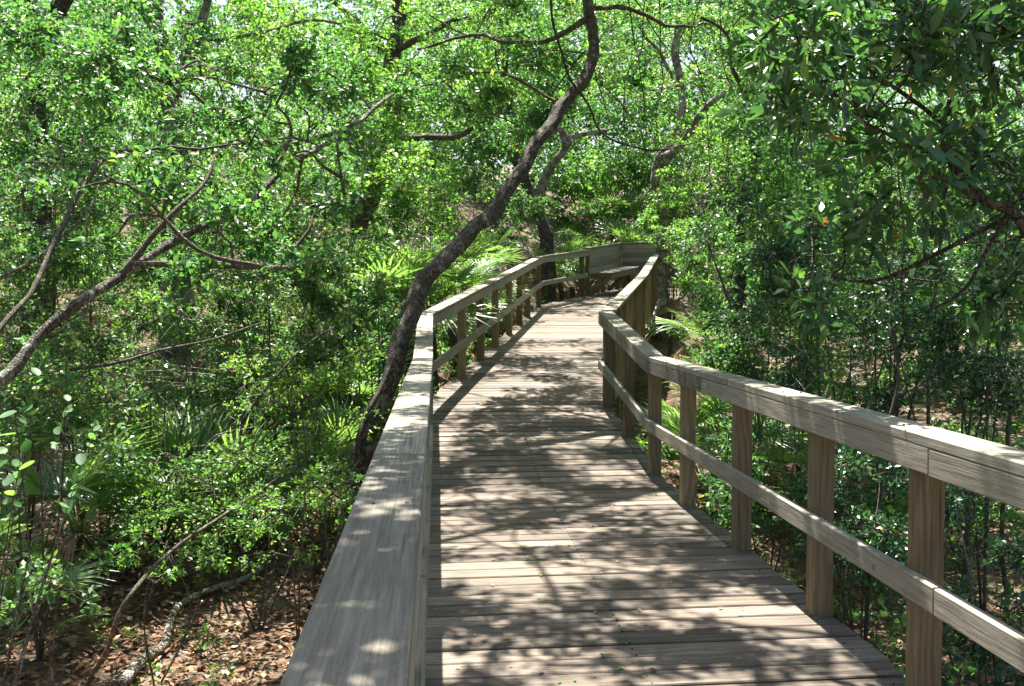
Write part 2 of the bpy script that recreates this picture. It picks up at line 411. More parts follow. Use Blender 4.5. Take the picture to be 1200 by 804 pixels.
left = empty('railing', (-.1, 3, 0)); tag(left, 'left railing with wide flat cap, bending right by the leaning trunk', 'railing', 'railings along the boardwalk')
LL = [(-.036, -1.5, 0), (-.036, 7.2, 0), (-.045, 9.62, .28), (2.03, 19.15, 1.23), (3.15, 20.75, 1.43)]
railing(left, LL, [.3, 1.5, 2.7, 3.9, 5.1, 6.3, 7.5, 8.65, 9.9, 11.2, 13.03, 14.3, 15.5, 16.85, 18.05, 19.14, 20.85, 22.75], 1, [1.6, 4.25, 6.95, 14.2, 17.1])
right = empty('railing', (1.6, 3, 0)); tag(right, 'right railing whose brown posts stand in a row before the shaded bushes', 'railing', 'railings along the boardwalk')
RL = [(1.58, -1.5, -.022), (1.58, 7.5, -.012), (1.59, 9.83, .30)]
railing(right, RL, [1.2, 2.4, 3.6, 4.77, 5.71, 6.84, 8.03, 9.05, 10.15, 11.26], -1, [1.4, 4.05, 6.85])
far = empty('railing', (2.9, 14, .8)); tag(far, 'far right railing seen from outside, climbing from the corner post to the bench', 'railing', 'railings along the boardwalk')
FL = [(1.64, 9.93, .31), (3.0, 14.8, .78), (4.10, 19.1, 1.22), (4.72, 21.2, 1.42)]
railing(far, FL, [.12, .75, 1.5, 2.3, 3.1, 3.9, 4.7, 5.6, 6.6, 7.6, 8.6, 9.6, 10.8], -1, [2.6, 7.4])

# nails in the near cap rails
def nails():
    mb = MB()
    for y in np.arange(.9, 9, 1.18):
        for dx in (.03, .1):
            for x0, s in ((-.036, -1), (1.55, 1)):
                x = x0 + s * dx; yy = y + random.uniform(-.02, .02); z = .9500 + (.115 * (yy - 7.2) if yy > 7.2 else 0)
                mb.tube([(x, yy, z - .004), (x, yy, z + .0016)], .0042, 7)
    return mb
o = add('nail_heads', nails().mesh('nail_heads', M_NAIL)); o.parent = left; o.location = -Vector(left.location); tag(o, kind='stuff')

def deck_nails():
    mb = MB()
    for y in np.arange(2.2, 12, PITCHW / 2):
        if y > 7.3: z = .30 * (y - 7.3) / 2.45
        else: z = 0
        if y > 9.7: break
        for x in (-.1, .76, 1.62): mb.tube([(x + random.uniform(-.006, .006), y, z - .006), (x, y, z + .0012)], .0042, 5)
    return mb
o = add('nail_heads', deck_nails().mesh('nail_heads', M_NAIL)); o.parent = walk; tag(o, kind='stuff')

# ---------------------------------------------------------------- corner bench with plank back
bench = empty('bench', (3.9, 21.6, 1.5)); tag(bench, 'corner bench with tall plank back and slanted brace at the top of the walk', 'bench')
A, Cn, D = Vector((3.17, 20.80, 1.43)), Vector((4.12, 22.35, 1.62)), Vector((4.98, 21.95, 1.62))
def wallrun(a, b, n=5):
    d = b - a; o_ = Vector((-d.y, d.x, 0)).normalized()
    for k in range(n):
        zc = .51 + k * .101; beam('back_board', a + Vector((0, 0, zc)), b + Vector((0, 0, zc)), .036, .0985, M_WALLW, bench)
    beam('cap_rail', a + o_ * .03 + Vector((0, 0, .985)), b + o_ * .03 + Vector((0, 0, .985)), .14, .036, M_RAIL, bench)
    for f in (.03, .5, .97):
        p = a.lerp(b, f) + o_ * .066; beam('post', p - Vector((0, 0, .4)), p + Vector((0, 0, .963)), .088, .088, M_POST, bench, up=(1, 0, 0))
wallrun(A, Cn); wallrun(Cn + Vector((.03, -.03, 0)), D)
dA = (Cn - A).normalized(); nA = Vector((dA.y, -dA.x, 0)).normalized()
for k in range(4):      # seat planks run along the left back
    o_ = nA * (.09 + k * .118)
    a_ = A + o_ + Vector((0, 0, .46)); b_ = Cn + o_ + Vector((0, 0, .46)) - dA * (.02 + .02 * k)
    beam('seat_board', a_, b_, .112, .038, M_WALLW, bench)
a_ = A + nA * .52 + Vector((0, 0, .41)); beam('seat_apron', a_, a_ + (Cn - A) * .9, .036, .13, M_WALLW, bench)
dC = (D - Cn).normalized(); nC = Vector((dC.y, -dC.x, 0)).normalized()
for k in range(3):
    s0 = Cn + dC * .50 + nC * (.10 + k * .118) + Vector((0, 0, .465)); beam('seat_board', s0, s0 + dC * .42, .112, .038, M_WALLW, bench)
for f in (.02, .55):
    q = A.lerp(Cn, f)
    beam('seat_bearer', q + nA * .02 + Vector((0, 0, .395)), q + nA * .50 + Vector((0, 0, .395)), .038, .089, M_POST, bench)
    beam('brace', q + nA * .03 + Vector((0, 0, .02)), q + nA * .44 + Vector((0, 0, .36)), .038, .089, M_POST, bench)

# ---------------------------------------------------------------- foliage
def rnd_sphere(n):
    v = rng.normal(size=(n, 3)); return v / np.linalg.norm(v, axis=1)[:, None]

def clump(mb, c, rad, n, size, per=9, mat=0, tilt=.65, ratio=.58, fine=False, twig=None, droop=.15, base=None, tint=None, shell=.45):
    """n leaves set along twigs that spread from the clump's heart"""
    c = np.asarray(tuple(c), dtype=float); rad = np.asarray(rad, dtype=float) * np.ones(3)
    k = max(1, n // per)
    u = rnd_sphere(k); r = (shell + (1 - shell) * rng.random(k) ** .6)[:, None]
    end = c + u * rad * r; start = c + (end - c) * .25 + rng.normal(size=(k, 3)) * rad * .12
    if base is not None: start = start * .55 + np.asarray(tuple(base)) * .45 * 0 + start * .45
    end[:, 2] -= droop * rad[2] * r[:, 0]
    ti = np.repeat(np.arange(k), per); f = rng.random(k * per) * .85 + .15
    P = start[ti] * (1 - f[:, None]) + end[ti] * f[:, None] + rng.normal(size=(k * per, 3)) * size * .25
    D = (end - start)[ti]; D /= np.linalg.norm(D, axis=1)[:, None] + 1e-9
    D = D + rng.normal(size=D.shape) * .75
    N = np.array([0, 0, 1.]) + rng.normal(size=D.shape) * tilt
    L = size * (.65 + .6 * rng.random(len(P)))
    t0 = rng.random(k)[ti] * .55 + rng.random(len(P)) * .45 if tint is None else np.clip(tint + rng.normal(size=len(P)) * .15, 0, 1)
    mb.leaves(P, D, N, L, L * ratio, mat, fine, t0)
    if twig is not None:
        for q in range(0, k, twig[1]):
            mb.tube([start[q], (start[q] + end[q]) / 2 + rng.normal(size=3) * .02, end[q]], [size * .07 + .002, size * .05 + .0015, .001], 3, twig[0])

def smooth_path(P, n):
    P = [Vector(p) for p in P]; out = []
    ex = [P[0] * 2 - P[1]] + P + [P[-1] * 2 - P[-2]]
    for i in range(1, len(ex) - 2):
        p0, p1, p2, p3 = ex[i - 1:i + 3]
        for k in range(n):
            t = k / n
            out.append(.5 * ((2 * p1) + (p2 - p0) * t + (2 * p0 - 5 * p1 + 4 * p2 - p3) * t * t + (3 * p1 - p0 - 3 * p2 + p3) * t ** 3))
    out.append(P[-1]); return out

def limb(mb, pts, r0, r1, sides=8, n=5, mat=0, rough=.25, wob=.0):
    P = smooth_path(pts, n); k = len(P)
    if wob: P = [p + Vector((mnoise.noise(p * 2.3), mnoise.noise(p * 2.3 + Vector((9, 0, 0))), mnoise.noise(p * 2.3 + Vector((0, 9, 0))))) * wob for p in P]
    rr = [(r0 + (r1 - r0) * (i / (k - 1)) ** .8) * (1 + (.9 * math.exp(-i / 3.0) if r0 > .08 and mat == 0 else 0)) for i in range(k)]
    mb.tube(P, rr, sides, mat, rough); return P

def branchlet(mb, a, b, r, mat=0, sides=5, sag=.1):
    a, b = Vector(a), Vector(b); L = (b - a).length
    m1 = a.lerp(b, .35) + Vector(rng.normal(size=3)) * L * .09 + Vector((0, 0, sag * L)); m2 = a.lerp(b, .7) + Vector(rng.normal(size=3)) * L * .08 + Vector((0, 0, sag * L * .7))
    P = smooth_path([a, m1, m2, b], 4); mb.tube(P, np.linspace(r, r * .3, len(P)), sides, mat, .15); return P

def tree(name, label, cat, limbs, clumps, bark, leafm, size=.055, group=None, ratio=.58, per=9, fine=False, nlimb=1):
    """limbs: (points, r0, r1); clumps: (centre, radii, leaf count) each reached by a branch from the nearest limb"""
    base = Vector(limbs[0][0][0]); root = empty(name, base); tag(root, label, cat, group)
    tb = MB(); bb = MB(); allp = []
    for i, (pts, r0, r1) in enumerate(limbs):
        P = limb(tb if i < nlimb else bb, pts, r0, r1, 18 if r0 > .08 else 9, 9 if r0 > .08 else 5, wob=.05); allp += [(p, r1) for p in P]
    lb = MB()
    for c, rad, n in clumps:
        c = Vector(c); near = min(allp, key=lambda q: (q[0] - c).length + .4 * abs(q[0].z - c.z) + (2 if q[0].z > c.z + .5 else 0))
        if .3 < (near[0] - c).length < 2.1:
            P = branchlet(bb, near[0], c, min(.035, .008 + .007 * (near[0] - c).length))
            allp += [(p, .01) for p in P[4:]]
        clump(lb, c, rad, n, size, per=per, ratio=ratio, twig=(1, 3), fine=fine)
    add('trunk', tb.mesh('trunk', bark, base, True), root, base)
    if bb.n: add('branches', bb.mesh('branches', M_BARKP if 'pale' in label else M_TWIG, base, True), root, base)
    if lb.n: tag(add('crown', lb.mesh('crown', [leafm, M_TWIG], base), root, base), kind='stuff')
    return root

WALKC = [((l[0] + r[0]) / 2, (l[1] + r[1]) / 2, math.hypot(r[0] - l[0], r[1] - l[1]) / 2, z) for l, r, z in ST]
def walk_dist(x, y):
    """distance from the walk's edge (negative on it)"""
    best = 99
    for (x0, y0, h0, _), (x1, y1, h1, _) in zip(WALKC, WALKC[1:]):
        dx, dy = x1 - x0, y1 - y0; t = max(0, min(1, ((x - x0) * dx + (y - y0) * dy) / (dx * dx + dy * dy)))
        best = min(best, math.hypot(x - x0 - t * dx, y - y0 - t * dy) - (h0 + (h1 - h0) * t))
    return best
CI = CAMROT.transposed()
def proj(p):
    v = CI @ (Vector(p) - EYE); 
    if v.z > -.2: return None
    return 600 + 1170 * v.x / -v.z, 402 - 1170 * v.y / -v.z, -v.z
# outline of the walk and its railings in the photograph: what grows nearer than it must leave it clear
def edges(y):
    ys = [q[0][1] for q in ST]; return np.interp(y, ys, [q[0][0] for q in ST]), np.interp(y, [q[1][1] for q in ST], [q[1][0] for q in ST])
def hides_walk(p, r=.0):
    q = proj(p)
    if q is None: return False
    x, y, z = q; e = r * 1170 / z
    xl, xr = edges(p[1])
    if p[0] < xl - .1 or z > 21.5: return p[0] > xl - .1 - r and p[2] < 2.4 and z < 21
    if y < 276 - e: return False
    lo = np.interp(y, [270, 300, 365, 422, 490, 600, 804], [690, 640, 500, 480, 452, 405, 320]) - e - 4
    if p[0] > xr + .1:       # right of the walk only the far ramp can be hidden
        return lo < x < np.interp(y, [270, 300, 365, 420, 470], [770, 770, 768, 765, 755]) + e * .8 and y - e < 470
    hi = np.interp(y, [270, 300, 365, 420, 456, 530, 600], [768, 768, 745, 770, 860, 1210, 1300]) + e * .9
    return lo < x < hi

def canopy_clumps(boxes, k, rad, n, avoid=True, zfun=None):
    out = []
    for (x0, x1, y0, y1, z0, z1) in boxes:
        tries = 0; got = 0
        while got < k and tries < k * 20:
            tries += 1
            c = (random.uniform(x0, x1), random.uniform(y0, y1), random.uniform(z0, z1)); r = rad * random.uniform(.7, 1.3)
            if avoid and hides_walk(c, r * .8): continue
            out.append((c, (r, r, r * .6), int(n * random.uniform(.7, 1.3)))); got += 1
    return out
def over_walk(k, rad, n):
    out = []
    for _ in range(k):
        y = random.uniform(3.2, 12.5); lo = 1.38 + .315 * y + .45
        c = (random.uniform(-1.0, 3.4), y, random.uniform(lo, lo + 1.7)); r = rad * random.uniform(.6, 1.35); out.append((c, (r, r, r * .55), int(n * (r / rad) ** 2)))
    for _ in range(36):      # unseen leaf clumps above the camera, added to shade the near left cap
        y = random.uniform(1.7, 4.6); out.append(((random.uniform(-1.0, .5), y, 1.38 + .36 * y + random.uniform(.3, 1.4)), (.28, .28, .17), 300))
    return out
def px_clumps(regs, avoid=True):
    """regs: (x0, x1, y0, y1, near, far, count, radius, leaves)"""
    out = []
    for x0, x1, y0, y1, d0, d1, k, rad, n in regs:
        got = tries = 0
        while got < k and tries < k * 20:
            tries += 1
            c = at(random.uniform(x0, x1), random.uniform(y0, y1), random.uniform(d0, d1)); r = rad * random.uniform(.55, 1.1)
            if c.z - r * .4 < gz(c.x, c.y): continue
            if walk_dist(c.x, c.y) < .25 and c.z < 3.2: continue
            if avoid and hides_walk(c, r * .8): continue
            out.append((tuple(c), (r, r, r * .65), int(n * random.uniform(.7, 1.3)))); got += 1
    return out

def pts(*a): return [at(*q) for q in a]
def down(p, dx=0, dy=0):
    """a foot for a trunk: the point on the ground below p"""
    x, y = p.x + dx, p.y + dy; return Vector((x, y, gz(x, y) - .12))

# --- the leaning oak beside the left railing
t1 = pts((418, 560, 7.75), (434, 500, 7.8), (455, 452, 7.85), (468, 410, 7.95), (483, 362, 8.15), (508, 318, 8.5), (550, 278, 9.0), (590, 232, 9.5), (622, 182, 9.9), (655, 130, 10.3), (686, 90, 10.7), (696, 50, 11.0), (690, 5, 11.2), (683, -40, 11.4))
t1 = [down(t1[0], -.12, -.05)] + t1 + [Vector((1.6, 11.2, 6.0)), Vector((1.2, 10.6, 7.2))]
limbs = [(t1, .082, .058)]
limbs += [(pts((690, 20, 11.1), (655, 42, 11.3), (600, 50, 11.8), (545, 42, 12.4), (490, 60, 13)), .038, .014),
          (pts((690, 8, 11.2), (740, 12, 11.6), (790, 30, 12.2), (830, 28, 13)), .032, .012),
          ([Vector((1.6, 11.2, 6.0)), Vector((2.4, 9.2, 6.6)), Vector((2.9, 6.8, 6.9))], .06, .02),
          ([Vector((1.2, 10.6, 7.0)), Vector((-.6, 9, 7.0)), Vector((-2.4, 7.6, 6.6))], .06, .02),
          ([Vector((1.6, 11.2, 6.0)), Vector((2.3, 13.5, 7.2)), Vector((3.4, 16.5, 7.8))], .06, .02)]
cl = over_walk(150, .36, 430) + canopy_clumps([(-1, 5, 10.5, 17.5, 5.8, 7.8)], 82, .55, 400, False)
cl += px_clumps([(470, 660, 60, 190, 10.5, 13, 18, .34, 340), (560, 700, -20, 50, 11, 13, 8, .4, 260)])
tree('oak_tree', 'leaning oak trunk rising beside the left railing and curving over the boardwalk', 'tree', limbs, cl, M_BARK, M_GREEN, .06)

# --- the second oak behind the ramp, with a pale sunlit fork
b2 = pts((640, 292, 22), (634, 262, 22), (625, 232, 22), (612, 205, 22), (601, 178, 22), (604, 148, 22), (590, 100, 22), (600, 20, 22)); b2 = [down(b2[0])] + b2
limbs = [(b2, .17, .07), (pts((628, 235, 22), (645, 198, 21.5), (663, 172, 21), (676, 158, 21), (712, 155, 21)), .10, .05), (pts((668, 168, 21), (655, 150, 21), (640, 140, 21)), .09, .05)]
tree('oak_tree', 'small dark oak with a pale sunlit fork, standing just behind the ramp railing', 'tree', limbs,
     px_clumps([(520, 720, 0, 160, 20, 24, 26, .7, 260)]), M_BARK, M_GREEN, .07)

# --- the dark trunk left of centre
b3 = pts((425, 262, 16.5), (436, 222, 16.5), (450, 182, 16.5), (462, 150, 16.5), (458, 95, 16.5), (466, 40, 16.5), (470, -30, 16.5)); b3 = [down(b3[0], -.1)] + b3
limbs = [(b3, .19, .11), (pts((455, 160, 16.4), (500, 162, 15.8), (540, 158, 15.4), (575, 140, 15)), .07, .03), (pts((450, 172, 16.4), (410, 155, 15.6), (360, 165, 15), (310, 178, 14.6)), .07, .025),
         (pts((465, 60, 16.5), (520, 30, 15.5), (580, 5, 15)), .06, .03), (pts((462, 70, 16.5), (420, 30, 15.5), (380, -10, 15)), .06, .03)]
tree('oak_tree', 'thick dark trunk left of the leaning oak, half hidden by sunlit leaves', 'tree', limbs,
     px_clumps([(380, 600, 0, 150, 13.5, 16, 36, .5, 300), (380, 480, 120, 200, 13.5, 15.5, 10, .4, 240)]), M_BARK, M_YG, .06)

# --- long diagonal limb at left
b4 = pts((-60, 500, 5.3), (0, 445, 5.4), (45, 402, 5.6), (100, 348, 5.8), (140, 318, 6.0), (205, 288, 6.3), (268, 248, 6.7), (330, 208, 7.1), (400, 155, 7.8), (460, 112, 8.4)); b4 = [down(b4[0], -.5, -.3)] + b4
limbs = [(b4, .044, .016), (pts((140, 318, 6.0), (178, 280, 6.1), (225, 230, 6.3), (250, 180, 6.5)), .022, .009), (pts((330, 205, 7.1), (345, 160, 7.2), (330, 120, 7.4)), .018, .008),
         (pts((-60, 500, 5.3), (-22, 425, 5.6), (60, 290, 6.3), (120, 190, 6.8), (180, 174, 7.2), (280, 172, 7.8)), .022, .009)]
tree('oak_tree', 'oak with a long thin mossy limb slanting up across the left side', 'tree', limbs,
     px_clumps([(0, 420, 60, 330, 8.0, 10.5, 46, .36, 290), (0, 160, 0, 100, 6.5, 9, 16, .36, 330), (60, 420, 60, 150, 6.5, 8, 12, .26, 220), (60, 420, 150, 380, 4.8, 5.8, 13, .18, 120)]), M_MOSSY, M_GREEN, .05)

# --- pale lichened tree at top left
b5 = pts((205, 170, 13), (198, 118, 13), (192, 70, 13), (184, 30, 13), (178, -30, 13)); b5 = [down(b5[0])] + b5
limbs = [(b5, .15, .09), (pts((203, 110, 13), (222, 60, 13), (238, 20, 13), (245, -20, 13)), .08, .05), (pts((200, 60, 13), (160, 40, 12.6), (140, 55, 12.2)), .03, .012),
         (pts((215, 45, 13), (290, 42, 12.6), (350, 25, 12.2), (400, 28, 12)), .03, .015)]
tree('oak_tree', 'pale lichen-covered oak trunk in the leaves at the top left', 'tree', limbs,
     px_clumps([(60, 380, 0, 130, 12, 15, 46, .5, 280)]), M_BARKP, M_YG, .055)
b6 = pts((40, 120, 12), (48, 60, 12), (66, 20, 12), (92, -20, 12)); b6 = [down(b6[0])] + b6
tree('oak_tree', 'dark forked oak at the far upper left corner', 'tree', [(b6, .14, .09), (pts((62, 25, 12), (30, 0, 12), (0, -15, 12)), .06, .04)],
     px_clumps([(-60, 150, -20, 200, 9.5, 13, 40, .45, 300)]), M_BARKD, M_GREEN, .05)

# --- trees to the right of the path
b7 = pts((775, 262, 20), (771, 225, 20), (772, 192, 20), (790, 165, 20), (800, 120, 20), (792, 60, 20), (800, -30, 20)); b7 = [down(b7[0])] + b7
tree('oak_tree', 'slim oak beyond the bench with a pale branch bent to the right', 'tree', [(b7, .12, .07), (pts((776, 190, 20), (800, 168, 19.6), (825, 128, 19.2), (862, 98, 19)), .085, .05), (pts((790, 100, 20), (770, 60, 20), (740, 20, 19)), .05, .03)],
     px_clumps([(700, 900, 0, 130, 18, 23, 30, .7, 260)]), M_BARKP, M_GREEN, .07)
b8 = pts((868, 300, 14), (872, 232, 14), (886, 190, 14), (883, 160, 14), (900, 120, 14), (905, 60, 14), (898, -30, 14)); b8 = [down(b8[0])] + b8
tree('oak_tree', 'crooked dark oak right of the hanging vines, in front of bright leaves', 'tree', [(b8, .085, .05), (pts((872, 222, 14), (900, 208, 13.6), (925, 215, 13.4)), .05, .03), (pts((890, 150, 14), (865, 90, 14), (850, 40, 13.4), (820, 20, 13)), .04, .018)],
     px_clumps([(840, 1010, -10, 160, 12.5, 16, 24, .5, 270)]), M_BARKD, M_GREEN, .055)

# --- big-leaved tree at the right edge: its large leaves are single parts
LEAFM = []
for i in range(5):
    mb = MB(); n = 1; W = (.30, .34, .38, .32, .36)[i]
    z = np.linspace(0, 1, 6); wd = np.array([0.02, .32, .5, .48, .28, 0.0]) * W; bend = -.10 * z ** 2 * (1 + .8 * (i % 3))
    V = [(0, z[k], bend[k]) for k in range(6)] + [(wd[k], z[k], bend[k] + wd[k] * .25) for k in range(6)] + [(-wd[k], z[k], bend[k] + wd[k] * .25) for k in range(6)]
    F = []
    for k in range(5): F += [(k, 6 + k, 7 + k), (k, 7 + k, k + 1), (k, k + 1, 13 + k), (k, 13 + k, 12 + k)]
    mb.tris(V, F, [.15, .4, .6, .8, .5][i]); LEAFM.append(mb)
def leaf_meshes(mat): return [mb.mesh('leaf', mat, smooth=True) for mb in LEAFM]
def leaf_part(root, me, p, d, nrm, L):
    d = Vector(d).normalized(); x = d.cross(Vector(nrm)).normalized(); z = x.cross(d)
    M = Matrix((x * L, d * L, z * L)).transposed().to_4x4(); M.translation = Vector(p) - Vector(root.location)
    o = bpy.data.objects.new('leaf', me); C.objects.link(o); o.parent = root; o.matrix_basis = M; return o
def rosette(root, meshes, tip, axis, n, L):
    axis = Vector(axis).normalized(); a = axis.orthogonal().normalized(); b_ = axis.cross(a)
    for k in range(n):
        an = k * 2.4 + random.random(); el = random.uniform(.1, .9)
        d = (a * math.cos(an) + b_ * math.sin(an)) * (1 - el * .3) + axis * el + Vector((0, 0, -.15))
        leaf_part(root, random.choice(meshes), Vector(tip) - axis * random.uniform(0, .09), d, (axis + Vector((0, 0, .8)) + Vector(rng.normal(size=3)) * .25), L * random.uniform(.75, 1.15))
bx = pts((1260, 420, 4.6), (1200, 262, 4.7), (1150, 232, 4.8), (1110, 180, 4.9), (1115, 120, 5.0), (1135, 60, 5.1), (1150, -20, 5.2))
bx = [down(bx[0], .5, .2)] + bx
mag_limbs = [(bx, .034, .013), (pts((1150, 232, 4.8), (1110, 215, 4.6), (1060, 170, 4.5), (1010, 140, 4.4)), .016, .007), (pts((1130, 60, 5.1), (1080, 25, 5), (1050, 0, 4.9), (1020, -30, 4.8)), .016, .007),
             (pts((1112, 150, 4.9), (1050, 110, 4.9), (980, 60, 4.9), (930, 35, 4.9)), .014, .006), (pts((1125, 90, 5), (1170, 40, 4.6), (1210, 0, 4.4)), .014, .006),
             (pts((1180, 255, 4.8), (1100, 300, 4.9), (1020, 330, 5.2), (950, 320, 5.4)), .014, .006), (pts((1180, 250, 4.8), (1140, 330, 4.6), (1080, 370, 4.7)), .012, .006)]
mag = empty('broadleaf_tree', bx[0]); tag(mag, 'big-leaved dark tree reaching in from the right edge, a few leaves turned orange', 'tree')
tb = MB(); bb = MB(); mp_ = []
for i, (q, r0, r1) in enumerate(mag_limbs): mp_ += limb(tb if i == 0 else bb, q, r0, r1, 9, 6, wob=.03)
MGL = leaf_meshes(M_BIGLEAF); MGY = leaf_meshes(M_YG); made = 0; lb = MB()
tips = [(random.uniform(900, 1240), random.uniform(-20, 250), random.uniform(4.2, 5.6)) for _ in range(66)] + [(random.uniform(930, 1200), random.uniform(220, 380), random.uniform(4.6, 6.0)) for _ in range(18)]
for i, (x, y, d) in enumerate(tips):
    if x < 1000 and y > 120 and random.random() < .6 and y < 230: continue
    p = at(x, y, d); near = min(mp_, key=lambda q: (q - p).length)
    if hides_walk(p, .35) or proj(p)[1] > 400 - .12 * (1200 - x): continue
    P = branchlet(bb, near, p, .006, sides=4); ax = (P[-1] - P[-3]).normalized() + Vector((0, 0, .3))
    if made < 290: rosette(mag, MGY if x < 985 and y < 140 else MGL, p, ax, 5, .125); made += 5
    clump(lb, p, (.24, .24, .19), 62, .095, per=7, ratio=.36, fine=True, twig=(1, 2))
add('trunk', tb.mesh('trunk', M_BARKD, bx[0], True), mag, bx[0]); add('branches', bb.mesh('branches', M_BARKD, bx[0], True), mag, bx[0])
tag(add('crown', lb.mesh('crown', [M_BIGLEAF, M_TWIG], bx[0]), mag, bx[0]), kind='stuff')
br_ = next(c for c in mag.children if c.name.startswith('branches'))
for c in [c for c in mag.children if c.name.startswith('leaf')]: c.parent = br_; c.matrix_parent_inverse = Matrix.Identity(4)

# --- crowns added for shade, standing outside the frame on either side of the walk
b9 = [Vector((4.6, 3.2, gz(4.6, 3.2) - .1)), Vector((4.4, 3.4, 1.5)), Vector((3.8, 4.0, 3.6)), Vector((3.2, 4.8, 5.4)), Vector((2.6, 5.6, 6.4))]
tree('oak_tree', 'oak outside the right edge whose crown shades the near boards', 'tree', [(b9, .13, .05), ([b9[3], Vector((1.8, 6.5, 5.8)), Vector((.4, 7.5, 6.2))], .05, .02), ([b9[3], Vector((4.5, 7.5, 6.2)), Vector((6, 9.5, 6.4))], .05, .02)],
     canopy_clumps([(.2, 4.8, 4.4, 9.5, 4.4, 6.2)], 44, .4, 380, False) + canopy_clumps([(3.2, 9, 4, 15, 4.5, 7.5)], 80, .8, 420, False), M_BARK, M_GREEN, .065)
b10 = [Vector((-5.5, 6, gz(-5.5, 6) - .1)), Vector((-5.2, 6.3, 1.5)), Vector((-4.4, 7, 4.2)), Vector((-3.6, 7.8, 6))]
tree('oak_tree', 'oak outside the left edge, added to shade the left side', 'tree', [(b10, .12, .05), ([b10[3], Vector((-5.5, 10, 6.5)), Vector((-7, 13, 7))], .05, .02)],
     canopy_clumps([(-8, -2, 6, 15, 5.4, 7.5)], 5, .6, 300, False), M_BARKD, M_GREEN, .065)

# ---------------------------------------------------------------- saw palmettos: fans of stiff blades
def frond_mesh(seed, mat, n=19, R0=.46, pet=.55, droop=.12, spread=2.5):
    r = random.Random(seed); mb = MB()
    mb.tube([(0, 0, 0), (0, pet * .5, .02), (0, pet, 0)], [.009, .006, .005], 4, 0, tint=.4)
    for k in range(n):
        a = (k / (n - 1) - .5) * spread * 1.0 + r.uniform(-.03, .03); L = R0 * (1 - .28 * abs(a) / 1.3) * r.uniform(.9, 1.08)
        d = np.array([math.sin(a), math.cos(a), 0]); x = np.array([math.cos(a), -math.sin(a), 0]); w_ = .013 * r.uniform(.8, 1.15)
        lift = .10 * abs(math.sin(a)) + r.uniform(-.03, .05); V = []
        for f, wf in ((0, .25), (.35, 1.0), (.7, .75), (1, .05)):
            c = np.array([0, pet, 0]) + d * L * f + np.array([0, 0, 1]) * (lift * L * f - droop * L * f * f * (1 + r.random()))
            V += [c - x * w_ * wf + np.array([0, 0, w_ * .5 * wf]), c, c + x * w_ * wf + np.array([0, 0, w_ * .5 * wf])]
        F = []
        for q in range(3):
            for s in range(2): i = q * 3 + s; F += [(i, i + 1, i + 4), (i, i + 4, i + 3)]
        mb.tris(V, F, r.random() * .6 + .2)
    return mb.mesh('frond', mat)
FR = [frond_mesh(i, M_PALM, 18 + i % 4, .42 + .04 * (i % 3), .45 + .08 * (i % 3), .10 + .08 * (i % 3), 2.6 + .5 * (i % 2)) for i in range(6)]
FRD = [frond_mesh(50 + i, M_DEADPALM, 9 + 2 * i, .34, .35, .45 + .3 * i, 1.5 + .5 * i) for i in range(3)]
def palmetto(p, n, size, label, dead=1, lean=None, face=None, group='saw palmettos in the undergrowth'):
    root = empty('saw_palmetto', p); tag(root, label, 'palmetto', group)
    for k in range(n + dead):
        az = k * 2.4 + random.uniform(-.4, .4) if face is None else face + random.uniform(-1.3, 1.3)
        el = R(random.uniform(18, 72)) if k < n else R(random.uniform(-12, 8)); s = size * random.uniform(.8, 1.15)
        d = Vector((math.cos(az) * math.cos(el), math.sin(az) * math.cos(el), math.sin(el)))
        # blades face the light: the fan's normal leans up and away from the stalk
        nrm = Vector((0, 0, 1)) + Vector((math.cos(az), math.sin(az), 0)) * -.8 + Vector(rng.normal(size=3)) * .35
        x = d.cross(nrm).normalized(); z = x.cross(d)
        me = random.choice(FR) if k < n else random.choice(FRD)
        o = bpy.data.objects.new('frond' if k < n else 'dead_frond', me); C.objects.link(o); o.parent = root
        M = Matrix((x * s, d * s, z * s)).transposed().to_4x4(); M.translation = (d.x * .05, d.y * .05, .05); o.matrix_basis = M
    return root
def palm_px(px, py, Y, n, size, label, dead=1, face=None, h=.5):
    c = at(px, py, Y); x, y = c.x, c.y; xl, xr = edges(y)
    for _ in range(40):
        if walk_dist(x, y) > .78 * size or y > 23.5: break
        x += .06 if x > (xl + xr) / 2 else -.06
    z = gz(x, y); c.z = min(c.z, z + (1.0 if y > 11 else .5))
    if c.z - z > h * size + .15:       # a stem lifts the crown when it shows well above the ground
        zb = c.z - .35 * size
        root = palmetto((x, y, zb), n, size, label, dead, face=face)
        mb = MB(); P = [(x + .1, y + .1, z - .1), (x + .06, y, (z + zb) / 2), (x, y, zb + .03)]
        mb.tube(smooth_path(P, 4), .06, 7, 0, .3); o = add('stem', mb.mesh('stem', M_TWIG, (x, y, zb), True), root, (x, y, zb))
        return root
    return palmetto((x, y, z), n, size, label, dead, face=face)
